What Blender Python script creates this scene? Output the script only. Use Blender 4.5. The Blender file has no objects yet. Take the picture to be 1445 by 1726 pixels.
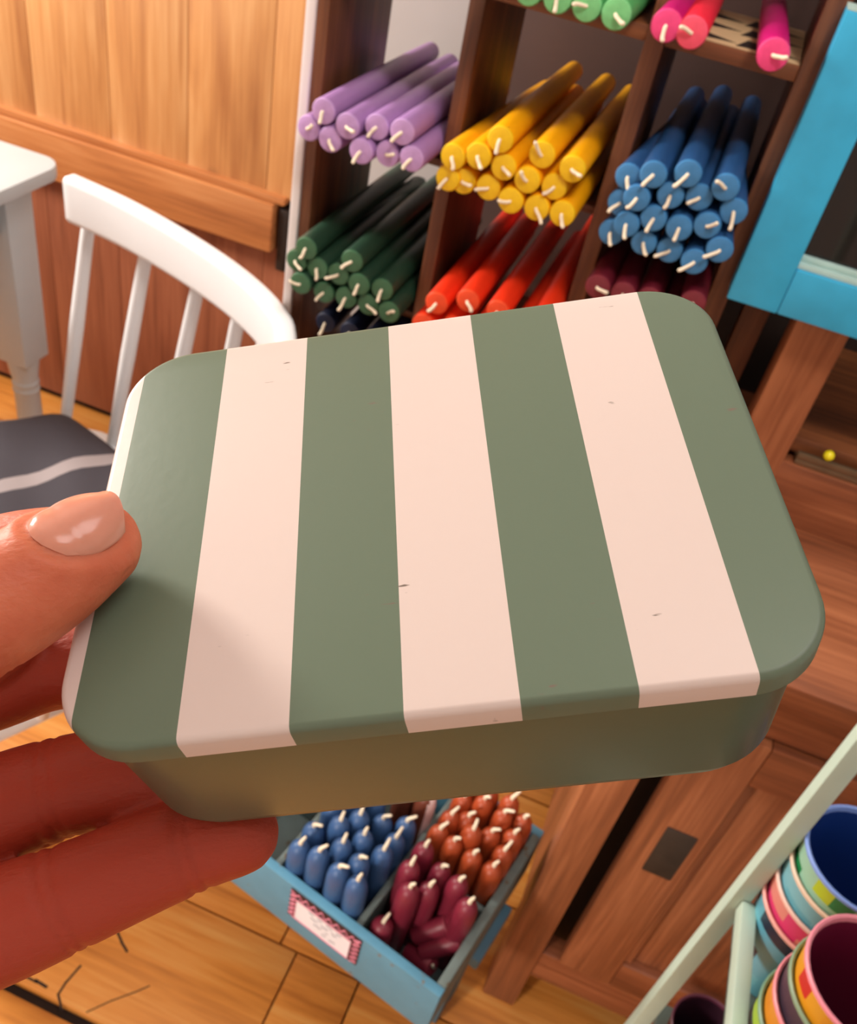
import bpy, bmesh, math, random
from mathutils import Vector, Matrix, Quaternion
from mathutils.bvhtree import BVHTree
random.seed(7)
SC = bpy.context.scene
COL = SC.collection

# ------------------------------------------------------------------ camera
F, CX, CY = 1554.0, 722.5, 863.0          # focal length and centre in pixels of the 1445 x 1726 frame
H = 1.34                                  # eye height above the floor
CAM_ROWS = Matrix(((0.9252, 0.3453, -0.1571), (0.3384, -0.5638, 0.7534), (0.1716, -0.7502, -0.6385)))
EYE = Vector((0, 0, H))
def ray(x, y): return CAM_ROWS @ Vector((x - CX, y - CY, F))
def at_y(x, y, Y):
    r = ray(x, y); return EYE + r * (Y / r.y)
def at_z(x, y, Z):
    r = ray(x, y); return EYE + r * ((Z - H) / r.z)
cam = bpy.data.cameras.new('camera'); camo = bpy.data.objects.new('camera', cam); COL.objects.link(camo)
rx, uy, bz = CAM_ROWS @ Vector((1, 0, 0)), CAM_ROWS @ Vector((0, -1, 0)), CAM_ROWS @ Vector((0, 0, -1))
camo.matrix_world = Matrix(((rx.x, uy.x, bz.x, 0), (rx.y, uy.y, bz.y, 0), (rx.z, uy.z, bz.z, H), (0, 0, 0, 1)))
cam.sensor_fit = 'HORIZONTAL'; cam.sensor_width = 36.0; cam.lens = F / 1445.0 * 36.0
cam.clip_start = 0.01; cam.clip_end = 50
cam.dof.use_dof = True; cam.dof.focus_distance = 0.165; cam.dof.aperture_fstop = 52
SC.camera = camo
# ------------------------------------------------------------------ light
w = bpy.data.worlds.new('room_light'); SC.world = w; w.use_nodes = True
w.node_tree.nodes['Background'].inputs[0].default_value = (1.0, 0.98, 0.97, 1)
w.node_tree.nodes['Background'].inputs[1].default_value = 1.0
def area(name, loc, target, sx, sy, power, col):
    l = bpy.data.lights.new(name, 'AREA'); l.shape = 'RECTANGLE'; l.size = sx; l.size_y = sy
    l.energy = power; l.color = col
    o = bpy.data.objects.new(name, l); COL.objects.link(o); o.location = loc
    o.rotation_euler = (Vector(target) - Vector(loc)).to_track_quat('-Z', 'Y').to_euler()
    return o
area('window_daylight', (-1.93, 0.80, 1.62), (0.0, 0.35, 1.05), 0.42, 0.38, 52, (1.0, 0.93, 0.83))
area('ceiling_lamp_light', (0.3, 0.20, 2.42), (0.2, 0.35, 0.8), 0.6, 0.6, 5.3, (1.0, 0.97, 0.97))
def spot(name, loc, target, power, half, col, blend=0.35, size=0.05):
    l = bpy.data.lights.new(name, 'SPOT'); l.energy = power; l.color = col; l.spot_size = math.radians(2 * half); l.spot_blend = blend; l.shadow_soft_size = size
    o = bpy.data.objects.new(name, l); COL.objects.link(o); o.location = loc
    o.rotation_euler = (Vector(target) - Vector(loc)).to_track_quat('-Z', 'Y').to_euler()
spot('rack_fill_spot', (0.30, -0.05, 2.44), (-0.06, 0.86, 1.10), 56, 19, (1.0, 0.90, 0.80), 0.35, 0.16)  # added fill for the rack, cone kept off the tin; no lamp built
spot('crate_fill_spot', (-0.75, -0.95, 1.05), (-0.10, 0.50, 0.12), 66, 21, (1.0, 0.90, 0.80), 0.4, 0.12)  # added low fill for crate and floor, aimed clear of the hand
SC.view_settings.view_transform = 'Standard'; SC.view_settings.look = 'None'
SC.view_settings.exposure = 0.0; SC.view_settings.gamma = 1.0; SC.view_settings.use_curve_mapping = False

# ------------------------------------------------------------------ materials
def lin(c):
    return tuple(((v / 255) / 12.92 if v / 255 <= 0.04045 else ((v / 255 + 0.055) / 1.055) ** 2.4) for v in c) + (1.0,)
def new_mat(name):
    m = bpy.data.materials.new(name); m.use_nodes = True
    return m, m.node_tree.nodes, m.node_tree.links, m.node_tree.nodes['Principled BSDF']
def paint(name, rgb, rough=0.5, var=0.06, scale=30, bump=0.0, spec=0.5, sss=0.0, sssr=(0.01, 0.005, 0.003), wear=None, wear_amt=0.62, metal=0.0):
    m, N, L, b = new_mat(name)
    tc = N.new('ShaderNodeTexCoord'); ns = N.new('ShaderNodeTexNoise'); ns.inputs['Scale'].default_value = scale
    ns.inputs['Detail'].default_value = 5; L.new(tc.outputs['Object'], ns.inputs['Vector'])
    mx = N.new('ShaderNodeMix'); mx.data_type = 'RGBA'
    c = lin(rgb); d = tuple(max(0, v * (1 - 2.2 * var)) for v in c[:3]) + (1,); e = tuple(min(1, v * (1 + 2.2 * var)) for v in c[:3]) + (1,)
    mx.inputs[6].default_value = d; mx.inputs[7].default_value = e
    L.new(ns.outputs['Fac'], mx.inputs[0]); out = mx.outputs[2]
    if wear:
        n2 = N.new('ShaderNodeTexNoise'); n2.inputs['Scale'].default_value = scale * 1.7; n2.inputs['Detail'].default_value = 8
        L.new(tc.outputs['Object'], n2.inputs['Vector'])
        rp = N.new('ShaderNodeValToRGB'); rp.color_ramp.elements[0].position = wear_amt; rp.color_ramp.elements[1].position = wear_amt + 0.04
        L.new(n2.outputs['Fac'], rp.inputs['Fac'])
        m2 = N.new('ShaderNodeMix'); m2.data_type = 'RGBA'; L.new(rp.outputs['Color'], m2.inputs[0]); L.new(out, m2.inputs[6]); m2.inputs[7].default_value = lin(wear)
        out = m2.outputs[2]
    L.new(out, b.inputs['Base Color']); b.inputs['Roughness'].default_value = rough
    b.inputs['Specular IOR Level'].default_value = spec; b.inputs['Metallic'].default_value = metal
    if sss:
        b.inputs['Subsurface Weight'].default_value = sss; b.inputs['Subsurface Radius'].default_value = sssr; b.inputs['Subsurface Scale'].default_value = 1.0
    if bump:
        bp = N.new('ShaderNodeBump'); bp.inputs['Strength'].default_value = bump; bp.inputs['Distance'].default_value = 0.002
        L.new(ns.outputs['Fac'], bp.inputs['Height']); L.new(bp.outputs['Normal'], b.inputs['Normal'])
    return m
def wood(name, dark, mid, light, axis='Z', rough=0.42, cross=22, along=1.6, knots=0.0, kscale=5.0, bump=0.25, spec=0.5):
    m, N, L, b = new_mat(name)
    tc = N.new('ShaderNodeTexCoord'); oi = N.new('ShaderNodeObjectInfo')
    mul = N.new('ShaderNodeMath'); mul.operation = 'MULTIPLY'; mul.inputs[1].default_value = 41.0; L.new(oi.outputs['Random'], mul.inputs[0])
    add = N.new('ShaderNodeVectorMath'); add.operation = 'ADD'; L.new(tc.outputs['Object'], add.inputs[0]); L.new(mul.outputs[0], add.inputs[1])
    i = 'XYZ'.index(axis)
    def grain(c, a, det, dist):
        mp = N.new('ShaderNodeMapping'); s = [c, c, c]; s[i] = a; mp.inputs['Scale'].default_value = s
        L.new(add.outputs[0], mp.inputs['Vector'])
        n = N.new('ShaderNodeTexNoise'); n.inputs['Scale'].default_value = 1; n.inputs['Detail'].default_value = det; n.inputs['Distortion'].default_value = dist
        L.new(mp.outputs['Vector'], n.inputs['Vector']); return n
    g1 = grain(cross, along, 4, 1.2); g2 = grain(cross * 9, along * 4, 3, 0.2); g3 = grain(3.0, 1.6, 3, 0.4)
    a1 = N.new('ShaderNodeMath'); a1.operation = 'MULTIPLY_ADD'; a1.inputs[1].default_value = 0.3; L.new(g2.outputs['Fac'], a1.inputs[0])
    a0 = N.new('ShaderNodeMath'); a0.operation = 'MULTIPLY_ADD'; a0.inputs[1].default_value = 0.55; a0.inputs[2].default_value = -0.02
    L.new(g1.outputs['Fac'], a0.inputs[0]); L.new(a0.outputs[0], a1.inputs[2])
    a2 = N.new('ShaderNodeMath'); a2.operation = 'MULTIPLY_ADD'; a2.inputs[1].default_value = 0.25; L.new(g3.outputs['Fac'], a2.inputs[0]); L.new(a1.outputs[0], a2.inputs[2])
    rp = N.new('ShaderNodeValToRGB'); e = rp.color_ramp.elements
    e[0].position = 0.36; e[0].color = lin(dark); e[1].position = 0.68; e[1].color = lin(light); k = e.new(0.52); k.color = lin(mid)
    L.new(a2.outputs[0], rp.inputs['Fac']); out = rp.outputs['Color']
    if knots:
        mp = N.new('ShaderNodeMapping'); s = [kscale * 1.6] * 3; s[i] = kscale * 0.8; mp.inputs['Scale'].default_value = s; L.new(add.outputs[0], mp.inputs['Vector'])
        vo = N.new('ShaderNodeTexVoronoi'); vo.inputs['Scale'].default_value = 1; L.new(mp.outputs['Vector'], vo.inputs['Vector'])
        r2 = N.new('ShaderNodeValToRGB'); r2.color_ramp.elements[0].position = 0.03; r2.color_ramp.elements[1].position = 0.03 + knots
        r2.color_ramp.elements[0].color = (1, 1, 1, 1); r2.color_ramp.elements[1].color = (0, 0, 0, 1)
        L.new(vo.outputs['Distance'], r2.inputs['Fac'])
        mk = N.new('ShaderNodeMix'); mk.data_type = 'RGBA'; L.new(r2.outputs['Color'], mk.inputs[0]); L.new(out, mk.inputs[6])
        mk.inputs[7].default_value = lin(tuple(v * 0.55 for v in dark)); out = mk.outputs[2]
    L.new(out, b.inputs['Base Color']); b.inputs['Roughness'].default_value = rough; b.inputs['Specular IOR Level'].default_value = spec
    bp = N.new('ShaderNodeBump'); bp.inputs['Strength'].default_value = bump; bp.inputs['Distance'].default_value = 0.002
    L.new(a2.outputs[0], bp.inputs['Height']); L.new(bp.outputs['Normal'], b.inputs['Normal'])
    return m

M = {}
M['floor'] = wood('floor_boards', (176, 104, 42), (222, 146, 66), (236, 176, 100), 'X', 0.36, 14, 1.6, 0.05, 4.0)
M['pine_v'] = wood('pine_upright', (174, 116, 72), (204, 146, 92), (222, 170, 116), 'Z', 0.33, 15, 1.5, 0.09, 3.2)
M['pine_h'] = wood('pine_level', (150, 90, 54), (192, 124, 74), (212, 150, 98), 'X', 0.33, 15, 1.5, 0.06, 3.0)
M['pine_low'] = wood('pine_low_panel', (118, 66, 48), (148, 88, 64), (166, 104, 76), 'Z', 0.4, 13, 1.4, 0.06, 3.5)
M['rack_v'] = wood('rack_upright', (58, 32, 20), (98, 56, 34), (134, 82, 50), 'Z', 0.5, 26, 2.2, 0.04, 6)
M['rack_h'] = wood('rack_level', (70, 38, 20), (114, 64, 34), (150, 90, 50), 'X', 0.5, 26, 2.2, 0.04, 6)
M['dress_v'] = wood('dresser_upright', (104, 60, 40), (150, 90, 58), (184, 118, 80), 'Z', 0.4, 24, 1.8, 0.03, 5)
M['dress_h'] = wood('dresser_level', (98, 54, 34), (142, 82, 52), (174, 108, 72), 'X', 0.38, 20, 1.8, 0.04, 5)
M['dark'] = paint('dark_recess_wood', (38, 24, 18), 0.7, 0.1)
M['white_wall'] = paint('white_wall_paint', (222, 220, 220), 0.8, 0.03, 8)
M['white_trim'] = paint('white_trim_paint', (246, 240, 240), 0.45, 0.02, 12)
M['white_gloss'] = paint('white_furniture_paint', (226, 228, 232), 0.32, 0.02, 10)
M['table_white'] = paint('table_paint', (186, 196, 202), 0.4, 0.03, 10)
M['turq'] = paint('turquoise_paint', (52, 172, 218), 0.42, 0.12, 26, 0.25, wear=(120, 178, 190), wear_amt=0.70)
M['turq_pale'] = paint('pale_frame_paint', (176, 206, 200), 0.5, 0.1, 40)  # paler than the frame colour; used on its top and inner beads
M['crate'] = paint('crate_blue_paint', (92, 152, 182), 0.5, 0.08, 30, 0.15, wear=(120, 112, 96), wear_amt=0.66)
M['crate_in'] = paint('crate_grey_edge', (104, 118, 116), 0.6, 0.12, 40, wear=(96, 84, 66), wear_amt=0.6)
M['stool'] = paint('stool_blue_paint', (78, 118, 140), 0.55, 0.08, 30)
M['mint'] = paint('mint_paint', (184, 206, 192), 0.42, 0.04, 30, 0.1)
M['mint_shaded'] = paint('shelf_mint_in_shade', (84, 98, 92), 0.5, 0.06, 20)  # mint paint darkened to grey-green, shade put into the colour
M['wick'] = paint('cotton_wick', (240, 226, 200), 0.8, 0.06, 300)
M['metal'] = paint('dull_metal', (128, 108, 84), 0.4, 0.1, 60, metal=0.7)
M['iron'] = paint('dark_iron_plate', (52, 44, 38), 0.55, 0.2, 60, 0.3)
M['bead'] = paint('yellow_bead', (238, 224, 30), 0.25, 0.03)
M['glass_dark'] = paint('dark_mirror_glass', (26, 20, 18), 0.06, 0.05, 5)
M['paper'] = paint('white_card', (238, 242, 255), 0.75, 0.02, 50)
M['card_brown'] = paint('brown_card_back', (66, 36, 34), 0.8, 0.1)
M['pink'] = paint('pink_zigzag', (226, 138, 160), 0.7, 0.06)
M['ink'] = paint('ink', (58, 58, 84), 0.8, 0.02)
M['liner_c'] = paint('cream_paper', (214, 184, 140), 0.7, 0.06)
M['liner_k'] = paint('black_print', (28, 22, 20), 0.7, 0.06)

# ------------------------------------------------------------------ builders
ROOTM = {}
def tag(o, label=None, cat=None, group=None, kind=None):
    if label: o['label'] = label
    if cat: o['category'] = cat
    if group: o['group'] = group
    if kind: o['kind'] = kind
    return o
def root(name, mat4, label, cat, group=None):
    if not isinstance(mat4, Matrix): mat4 = Matrix.Translation(Vector(mat4))
    o = bpy.data.objects.new(name, None); o.empty_display_size = 0.02; COL.objects.link(o)
    o.matrix_world = mat4; ROOTM[o.name] = mat4.copy()
    return tag(o, label, cat, group)
def frame2(loc, ang):
    return Matrix.Translation(Vector(loc)) @ Matrix.Rotation(ang, 4, 'Z')
class MB:
    def __init__(s): s.v, s.f, s.m = [], [], []
    def add(s, vs, fs, mi=0):
        n = len(s.v); s.v += [Vector(p) for p in vs]; s.f += [[n + i for i in f] for f in fs]; s.m += [mi] * len(fs); return s
    def box(s, lo, hi, mi=0):
        x0, y0, z0 = lo; x1, y1, z1 = hi
        return s.add([(x0, y0, z0), (x1, y0, z0), (x1, y1, z0), (x0, y1, z0), (x0, y0, z1), (x1, y0, z1), (x1, y1, z1), (x0, y1, z1)],
                     [(0, 3, 2, 1), (4, 5, 6, 7), (0, 1, 5, 4), (1, 2, 6, 5), (2, 3, 7, 6), (3, 0, 4, 7)], mi)
    def prism(s, poly, z0, z1, mi=0):
        n = len(poly); vs = [(p[0], p[1], z0) for p in poly] + [(p[0], p[1], z1) for p in poly]
        return s.add(vs, [list(range(n))[::-1], list(range(n, 2 * n))] + [(i, (i + 1) % n, n + (i + 1) % n, n + i) for i in range(n)], mi)
    def tube(s, pts, rad, n=10, mi=0, dome=True):
        pts = [Vector(p) for p in pts]
        if not hasattr(rad, '__len__'): rad = [rad] * len(pts)
        P, Rr = list(pts), list(rad)
        if dome:
            a = (pts[0] - pts[1]).normalized(); b = (pts[-1] - pts[-2]).normalized(); pre, post = [], []
            for k in (80, 55, 28):
                t = math.radians(k); pre.append((pts[0] + a * rad[0] * math.sin(t), rad[0] * math.cos(t)))
            for k in (28, 55, 80):
                t = math.radians(k); post.append((pts[-1] + b * rad[-1] * math.sin(t), rad[-1] * math.cos(t)))
            P = [p for p, _ in pre] + P + [p for p, _ in post]; Rr = [r for _, r in pre] + Rr + [r for _, r in post]
        T = []
        for i in range(len(P)):
            t = P[min(i + 1, len(P) - 1)] - P[max(i - 1, 0)]; T.append(t.normalized())
        up = Vector((0, 0, 1)) if abs(T[0].z) < 0.9 else Vector((1, 0, 0))
        x = T[0].cross(up).normalized(); vs = []
        for i in range(len(P)):
            x = (x - T[i] * x.dot(T[i])).normalized(); y = T[i].cross(x)
            vs += [P[i] + (x * math.cos(2 * math.pi * k / n) + y * math.sin(2 * math.pi * k / n)) * Rr[i] for k in range(n)]
        fs = [(i * n + k, i * n + (k + 1) % n, (i + 1) * n + (k + 1) % n, (i + 1) * n + k) for i in range(len(P) - 1) for k in range(n)]
        fs += [list(range(n))[::-1], list(range((len(P) - 1) * n, len(P) * n))]
        return s.add(vs, fs, mi)
    def lathe(s, prof, n=20, mi=None, o=(0, 0, 0)):
        o = Vector(o); k0 = len(s.v); m = len(prof)
        for r, z in prof:
            s.v += [o + Vector((r * math.cos(2 * math.pi * k / n), r * math.sin(2 * math.pi * k / n), z)) for k in range(n)]
        for i in range(m - 1):
            for k in range(n):
                s.f.append([k0 + i * n + k, k0 + i * n + (k + 1) % n, k0 + (i + 1) * n + (k + 1) % n, k0 + (i + 1) * n + k]); s.m.append(mi[i] if mi else 0)
        s.f.append([k0 + k for k in range(n)][::-1]); s.m.append(mi[0] if mi else 0)
        s.f.append([k0 + (m - 1) * n + k for k in range(n)]); s.m.append(mi[-1] if mi else 0)
        return s
    def xf(s, mat):
        s.v = [mat @ v for v in s.v]; return s
    def mesh(s, name, mats, bevel=0, smooth=False, inv=None, seg=2):
        me = bpy.data.meshes.new(name)
        vs = [inv @ v for v in s.v] if inv else s.v
        me.from_pydata([tuple(v) for v in vs], [], s.f)
        for p, mi in zip(me.polygons, s.m): p.material_index = mi
        bm = bmesh.new(); bm.from_mesh(me)
        bmesh.ops.recalc_face_normals(bm, faces=bm.faces)
        if bevel:
            bmesh.ops.bevel(bm, geom=[e for e in bm.edges if len(e.link_faces) == 2 and e.calc_face_angle(0) > 0.5], offset=bevel, segments=seg, affect='EDGES', profile=0.6)
        bm.to_mesh(me); bm.free()
        for m in (mats if isinstance(mats, (list, tuple)) else [mats]): me.materials.append(m)
        if smooth or bevel:
            me.polygons.foreach_set('use_smooth', [True] * len(me.polygons))
            me.set_sharp_from_angle(angle=math.radians(35))
        return me
    def build(s, name, mats, parent=None, bevel=0, smooth=False, local=False, seg=2):
        pm = ROOTM.get(parent.name, Matrix()) if parent else Matrix()
        inv = None if local or not parent else pm.inverted()
        o = bpy.data.objects.new(name, s.mesh(name, mats, bevel, smooth, inv, seg)); COL.objects.link(o)
        if parent: o.parent = parent
        ROOTM[o.name] = pm
        return o
def boxp(name, mat, lo, hi, parent=None, bevel=0.0015, local=False):
    return MB().box(lo, hi).build(name, mat, parent, bevel, local=local)
def struct(name, mat, lo, hi, bevel=0.0):
    o = MB().box(lo, hi).build(name, mat, None, bevel); o['kind'] = 'structure'; return o
def sub_root(name):
    o = bpy.data.objects.new(name, None); COL.objects.link(o); ROOTM[o.name] = Matrix(); o['kind'] = 'structure'; return o
ORD = ['first', 'second', 'third', 'fourth', 'fifth', 'sixth', 'seventh', 'eighth', 'ninth', 'tenth']
def rank(i, n):
    if n == 1: return 'the only one'
    return 'leftmost' if i == 0 else ('rightmost' if i == n - 1 else ORD[i] + ' from left')

# ------------------------------------------------------------------ the setting
floor = MB().box((-2.0, -1.2, -0.06), (1.6, 1.56, -0.016)).build('floor', M['dark']); floor['kind'] = 'structure'
y0 = 0.376 - 0.197 * 8; row = 0
while y0 < 1.49:
    g0 = 0.009 if abs(y0 - 0.376) < 0.01 else 0.0016
    g1 = 0.006 if abs(y0 + 0.197 - 0.376) < 0.01 else 0.0016
    cuts = [-2.0, -1.25 + 0.31 * (row % 3), -0.42 + 0.23 * (row % 2), 0.55 + 0.2 * (row % 3), 1.6]
    if abs(y0 - 0.376) < 0.01: cuts = [-2.0, -1.1, -0.163, -0.066, 0.75, 1.6]
    for a, b in zip(cuts[:-1], cuts[1:]):
        MB().box((a + 0.0012, y0 + g0, -0.016), (b - 0.0012, min(1.505, y0 + 0.197 - g1), 0.0)).build('floor_board', M['floor'], floor, 0.0016)
    y0 += 0.197; row += 1
for pts, wd in (([(198, 1570), (205, 1588), (214, 1604)], 0.0035), ([(104, 1702), (98, 1676), (112, 1655), (136, 1628)], 0.003), ([(146, 1706), (190, 1686), (226, 1673), (252, 1662)], 0.0016), ([(14, 1656), (36, 1642), (62, 1656)], 0.003), ([(60, 1652), (78, 1664)], 0.004)):
    P3 = [at_z(x, y, 0.0) for x, y in pts]; m = MB()
    for a, b in zip(P3[:-1], P3[1:]):
        d = (b - a).normalized(); nn_ = Vector((-d.y, d.x, 0)) * wd * 0.55; up_ = Vector((0, 0, 0.0004)); lo_ = Vector((0, 0, -0.001))
        e0, e1 = a - d * wd * 0.3, b + d * wd * 0.3; q = [e0 + nn_ * 0.7, e1 + nn_, e1 - nn_ * 0.8, e0 - nn_]
        m.add([v + lo_ for v in q] + [v + up_ for v in q], [(3, 2, 1, 0), (4, 5, 6, 7), (0, 1, 5, 4), (1, 2, 6, 5), (2, 3, 7, 6), (3, 0, 4, 7)])
    m.build('board_crack', M['dark'], floor)
# pine panelling at the back, its rail and lower panels
wb = struct('wall_back', M['dark'], (-2.0, 1.505, 0.0), (-0.40, 1.56, 2.5))
xs = [-2.0, -1.86, -1.70, -1.54, -1.38, -1.22, -1.056, -0.896, -0.735, -0.58, -0.42]
for a, b in zip(xs[:-1], xs[1:]):
    boxp('plank', M['pine_v'], (a + 0.0006, 1.485, 0.655), (b - 0.0006, 1.505, 2.45), wb, 0.0012)
    boxp('lower_panel', M['pine_low'], (a + 0.0005, 1.492, 0.02), (b - 0.0005, 1.505, 0.57), wb, 0.001)
boxp('rail', M['pine_h'], (-2.0, 1.462, 0.555), (-0.708, 1.505, 0.648), wb, 0.006)
boxp('rail_moulding', M['pine_h'], (-2.0, 1.470, 0.648), (-0.69, 1.492, 0.662), wb, 0.004)
boxp('rail_end_gap_shade', M['dark'], (-0.702, 1.474, 0.52), (-0.682, 1.505, 0.640), wb, 0.004)  # dark block standing in for the shaded gap past the rail
struct('wall_white', M['white_wall'], (-0.47, 1.16, 0.0), (1.6, 1.36, 2.5))
struct('ceiling', M['white_wall'], (-2.06, -1.2, 2.5), (1.66, 1.56, 2.56))
struct('wall_right', M['white_wall'], (1.6, -1.26, 0.0), (1.66, 1.36, 2.5))
struct('wall_front', M['white_wall'], (-2.06, -1.26, 0.0), (1.6, -1.2, 2.5))
# left wall with the window that lights the room
wl = sub_root('wall_left')
for lo, hi in (((-2.06, -1.2, 0), (-2.0, 1.56, 1.2)), ((-2.06, -1.2, 2.25), (-2.0, 1.56, 2.5)), ((-2.06, -1.2, 1.2), (-2.0, 0.2, 2.25)), ((-2.06, 1.36, 1.2), (-2.0, 1.56, 2.25))):
    MB().box(lo, hi).build('wall_piece', M['white_wall'], wl)
win = sub_root('window_1')
for lo, hi in (((-2.07, 0.2, 1.2), (-1.98, 0.26, 2.25)), ((-2.07, 1.30, 1.2), (-1.98, 1.36, 2.25)), ((-2.07, 0.26, 1.2), (-1.98, 1.30, 1.26)), ((-2.07, 0.26, 2.19), (-1.98, 1.30, 2.25)), ((-2.05, 0.765, 1.26), (-2.01, 0.795, 2.19))):
    boxp('window_frame', M['white_trim'], lo, hi, win, 0.003)

# ------------------------------------------------------------------ wall rack with pigeonholes
RK = root('candle_rack', (-0.16, 0.92, H - 0.625), 'brown wooden pigeonhole rack filled with bundles of coloured candles', 'rack')
ZT, ZB = H + 0.16, H - 0.625
RY0, RY1 = 0.84, 1.0
boxp('edge_strip', M['white_trim'], (-0.386, RY0 - 0.004, ZB), (-0.377, RY0 + 0.01, ZT), RK, 0.001)
for a, b in ((-0.377, -0.365), (-0.239, -0.225), (-0.0875, -0.0715), (0.036, 0.054)):
    boxp('upright', M['rack_v'], (a, RY0, ZB), (b, RY1, ZT), RK, 0.0015)
CELLX = ((-0.365, -0.239), (-0.225, -0.0875), (-0.0715, 0.036))
BOARDS = (0.0, -0.150, -0.314, -0.482, -0.612)
for bz_ in BOARDS:
    for a, b in CELLX:
        top = bz_ > -0.16
        boxp('shelf_board', M['rack_h'], (a, RY0 + (0.003 if top else 0.035), H + bz_ - (0.012 if top else 0.008)), (b, RY1, H + bz_), RK, 0.0015)

M['rack_shade'] = paint('rack_wall_shade', (104, 80, 74), 0.8, 0.1, 9)  # shade on the white wall behind the cells, put into the colour
boxp('back_board', M['rack_shade'], (-0.258, 1.128, ZB), (0.054, 1.138, ZT), RK, 0.001)  # added sheet that makes the middle and right cells dark
boxp('back_cleat', M['rack_v'], (-0.232, 1.0, ZB), (-0.226, 1.128, ZB + 0.08), RK, 0.001)
# candles: wax bodies share meshes; a wick is a child
CR = 0.0116
def wax(name, side, cap):
    return [paint(name + '_wax', side, 0.42, 0.05, 60, 0.05, sss=0.12, sssr=(0.01, 0.01, 0.01)), paint(name + '_lit_cut_wax', cap, 0.5, 0.10, 160, 0.1, sss=0.12, sssr=(0.01, 0.01, 0.01))]  # ends painted lighter, for light falling on them and scuffed cut wax
WAX = {
 'lavender': wax('lavender', (164, 122, 178), (190, 152, 206)),
 'yellow': wax('yellow', (246, 168, 4), (252, 196, 20)),
 'blue': wax('blue', (34, 74, 122), (62, 128, 182)),
 'dark green': wax('dark_green', (30, 58, 42), (58, 102, 70)),
 'red': wax('red', (226, 50, 18), (236, 76, 34)),
 'mint green': wax('mint_green', (74, 160, 92), (122, 202, 134)),
 'magenta': wax('magenta', (186, 14, 104), (240, 70, 134)),
 'coral': wax('coral', (236, 42, 66), (250, 84, 112)),
 'maroon': wax('maroon', (92, 18, 34), (120, 36, 50)),
 'navy': wax('navy', (18, 24, 48), (26, 34, 62)),
 'steel blue': wax('steel_blue', (58, 92, 140), (80, 120, 168)),
 'rust': wax('rust', (166, 70, 34), (206, 96, 40)),
 'wine': wax('wine', (124, 34, 54), (140, 48, 66)),
 'white': wax('white', (226, 200, 200), (236, 212, 212)),
 'ochre': wax('ochre', (196, 130, 30), (214, 150, 50)),
 'brown': wax('brown', (110, 56, 40), (130, 70, 50)),
}
BODY = {}
def taper_mesh(col, length, r):
    k = (col, length, r)
    if k not in BODY:   # local +Z runs from the cut end (z=0) back into the rack
        pr = [(0.0012, -0.0002), (r * 0.62, -0.0002), (r * 0.93, 0.0006), (r, 0.0022), (r, length * 0.3), (r * 0.96, length * 0.75), (r * 0.86, length * 0.96), (r * 0.45, length)]
        BODY[k] = MB().lathe(pr, 18, [1, 1, 1, 0, 0, 0, 0]).mesh('candle', WAX[col], 0, True)
    return BODY[k]
WICKS = []
for s in range(7):
    rs = random.Random(s + 3); b = 0.006 + 0.006 * rs.random(); k = (rs.random() - 0.5) * 0.006; e = 0.001 + 0.003 * rs.random()
    pts = [(0, 0, 0.002), (0, 0, -0.0012), (b * 0.2, k * 0.1, -0.0026), (b * 0.6, k * 0.4, -0.0032), (b * 0.95, k * 0.8, -0.0032 - e * 0.6), (b * 1.1, k * 1.2, -0.0032 - e)]
    WICKS.append(MB().tube(pts, [0.0014, 0.0014, 0.0015, 0.0015, 0.0016, 0.0017], 8).mesh('wick', M['wick'], 0, True))
def lay_candle(col, tip, direc, label, group, length=0.25, r=CR, wdir=None, wi=None):
    o = bpy.data.objects.new('taper_candle', taper_mesh(col, length, r)); COL.objects.link(o)
    q = Vector(direc).normalized().to_track_quat('Z', 'Y'); o.rotation_mode = 'QUATERNION'; o.rotation_quaternion = q; o.location = tip
    tag(o, label, 'candle', group)
    wk = bpy.data.objects.new('wick', WICKS[random.randrange(7) if wi is None else wi]); COL.objects.link(wk); wk.parent = o
    A_ = random.gauss(0, 1.1)
    d = Vector(wdir if wdir else (math.sin(A_), 0, -0.15 - math.cos(A_))); d = q.inverted() @ d
    wk.rotation_euler = (0, 0, math.atan2(d.y, d.x)); return o
def bundle(col, rows, where, group, Y=0.795, spread=0.012, yaw=(0.0, 0.03), pitch=0.0, r=CR, length=0.30, xr=None, floor_z=None, cell=None, ceil_z=None):
    items = []
    for name, pts in rows:
        for i, p in enumerate(pts):
            yy = Y + random.uniform(-spread, spread) * 0.5
            items.append([at_y(p[0], p[1], yy), name, i, len(pts)])
    for it in range(60):      # keep the round ends from running into one another
        for a in range(len(items)):
            for b in range(a):
                d = items[a][0] - items[b][0]; d.y = 0; l = d.length
                if l < 2.03 * r:
                    d = d / max(l, 1e-5) * (2.03 * r - l) * 0.5; items[a][0] += d; items[b][0] -= d
        for q in items:
            if xr: q[0].x = min(max(q[0].x, xr[0] + r), xr[1] - r)
            if ceil_z is not None: q[0].z = min(q[0].z, ceil_z - r)
            if floor_z is not None: q[0].z = max(q[0].z, floor_z + r)
    for p, name, i, n in items:
        a = yaw[0] + random.uniform(-yaw[1], yaw[1]) * 0.25
        if cell:
            lo, hi = cell[0] + r + 0.001, cell[1] - r - 0.001; dx = max(lo - p.x, 0) + min(hi - p.x, 0)
            if dx:
                sl = max(-0.09, min(0.09, dx / (RY0 - p.y))); p.x += dx - sl * (RY0 - p.y); a = math.atan(sl)
                over = max(abs(sl) * 0.16 + abs(dx) - (hi - lo), 0)
            else:
                a = 0.0
        t = ('%s taper candle, %s in the %s row of %s' % (col, rank(i, n), name, where)).replace('front row of ', '')
        lay_candle(col, p, (math.sin(a), math.cos(a), pitch), t, group, length, r)
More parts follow.
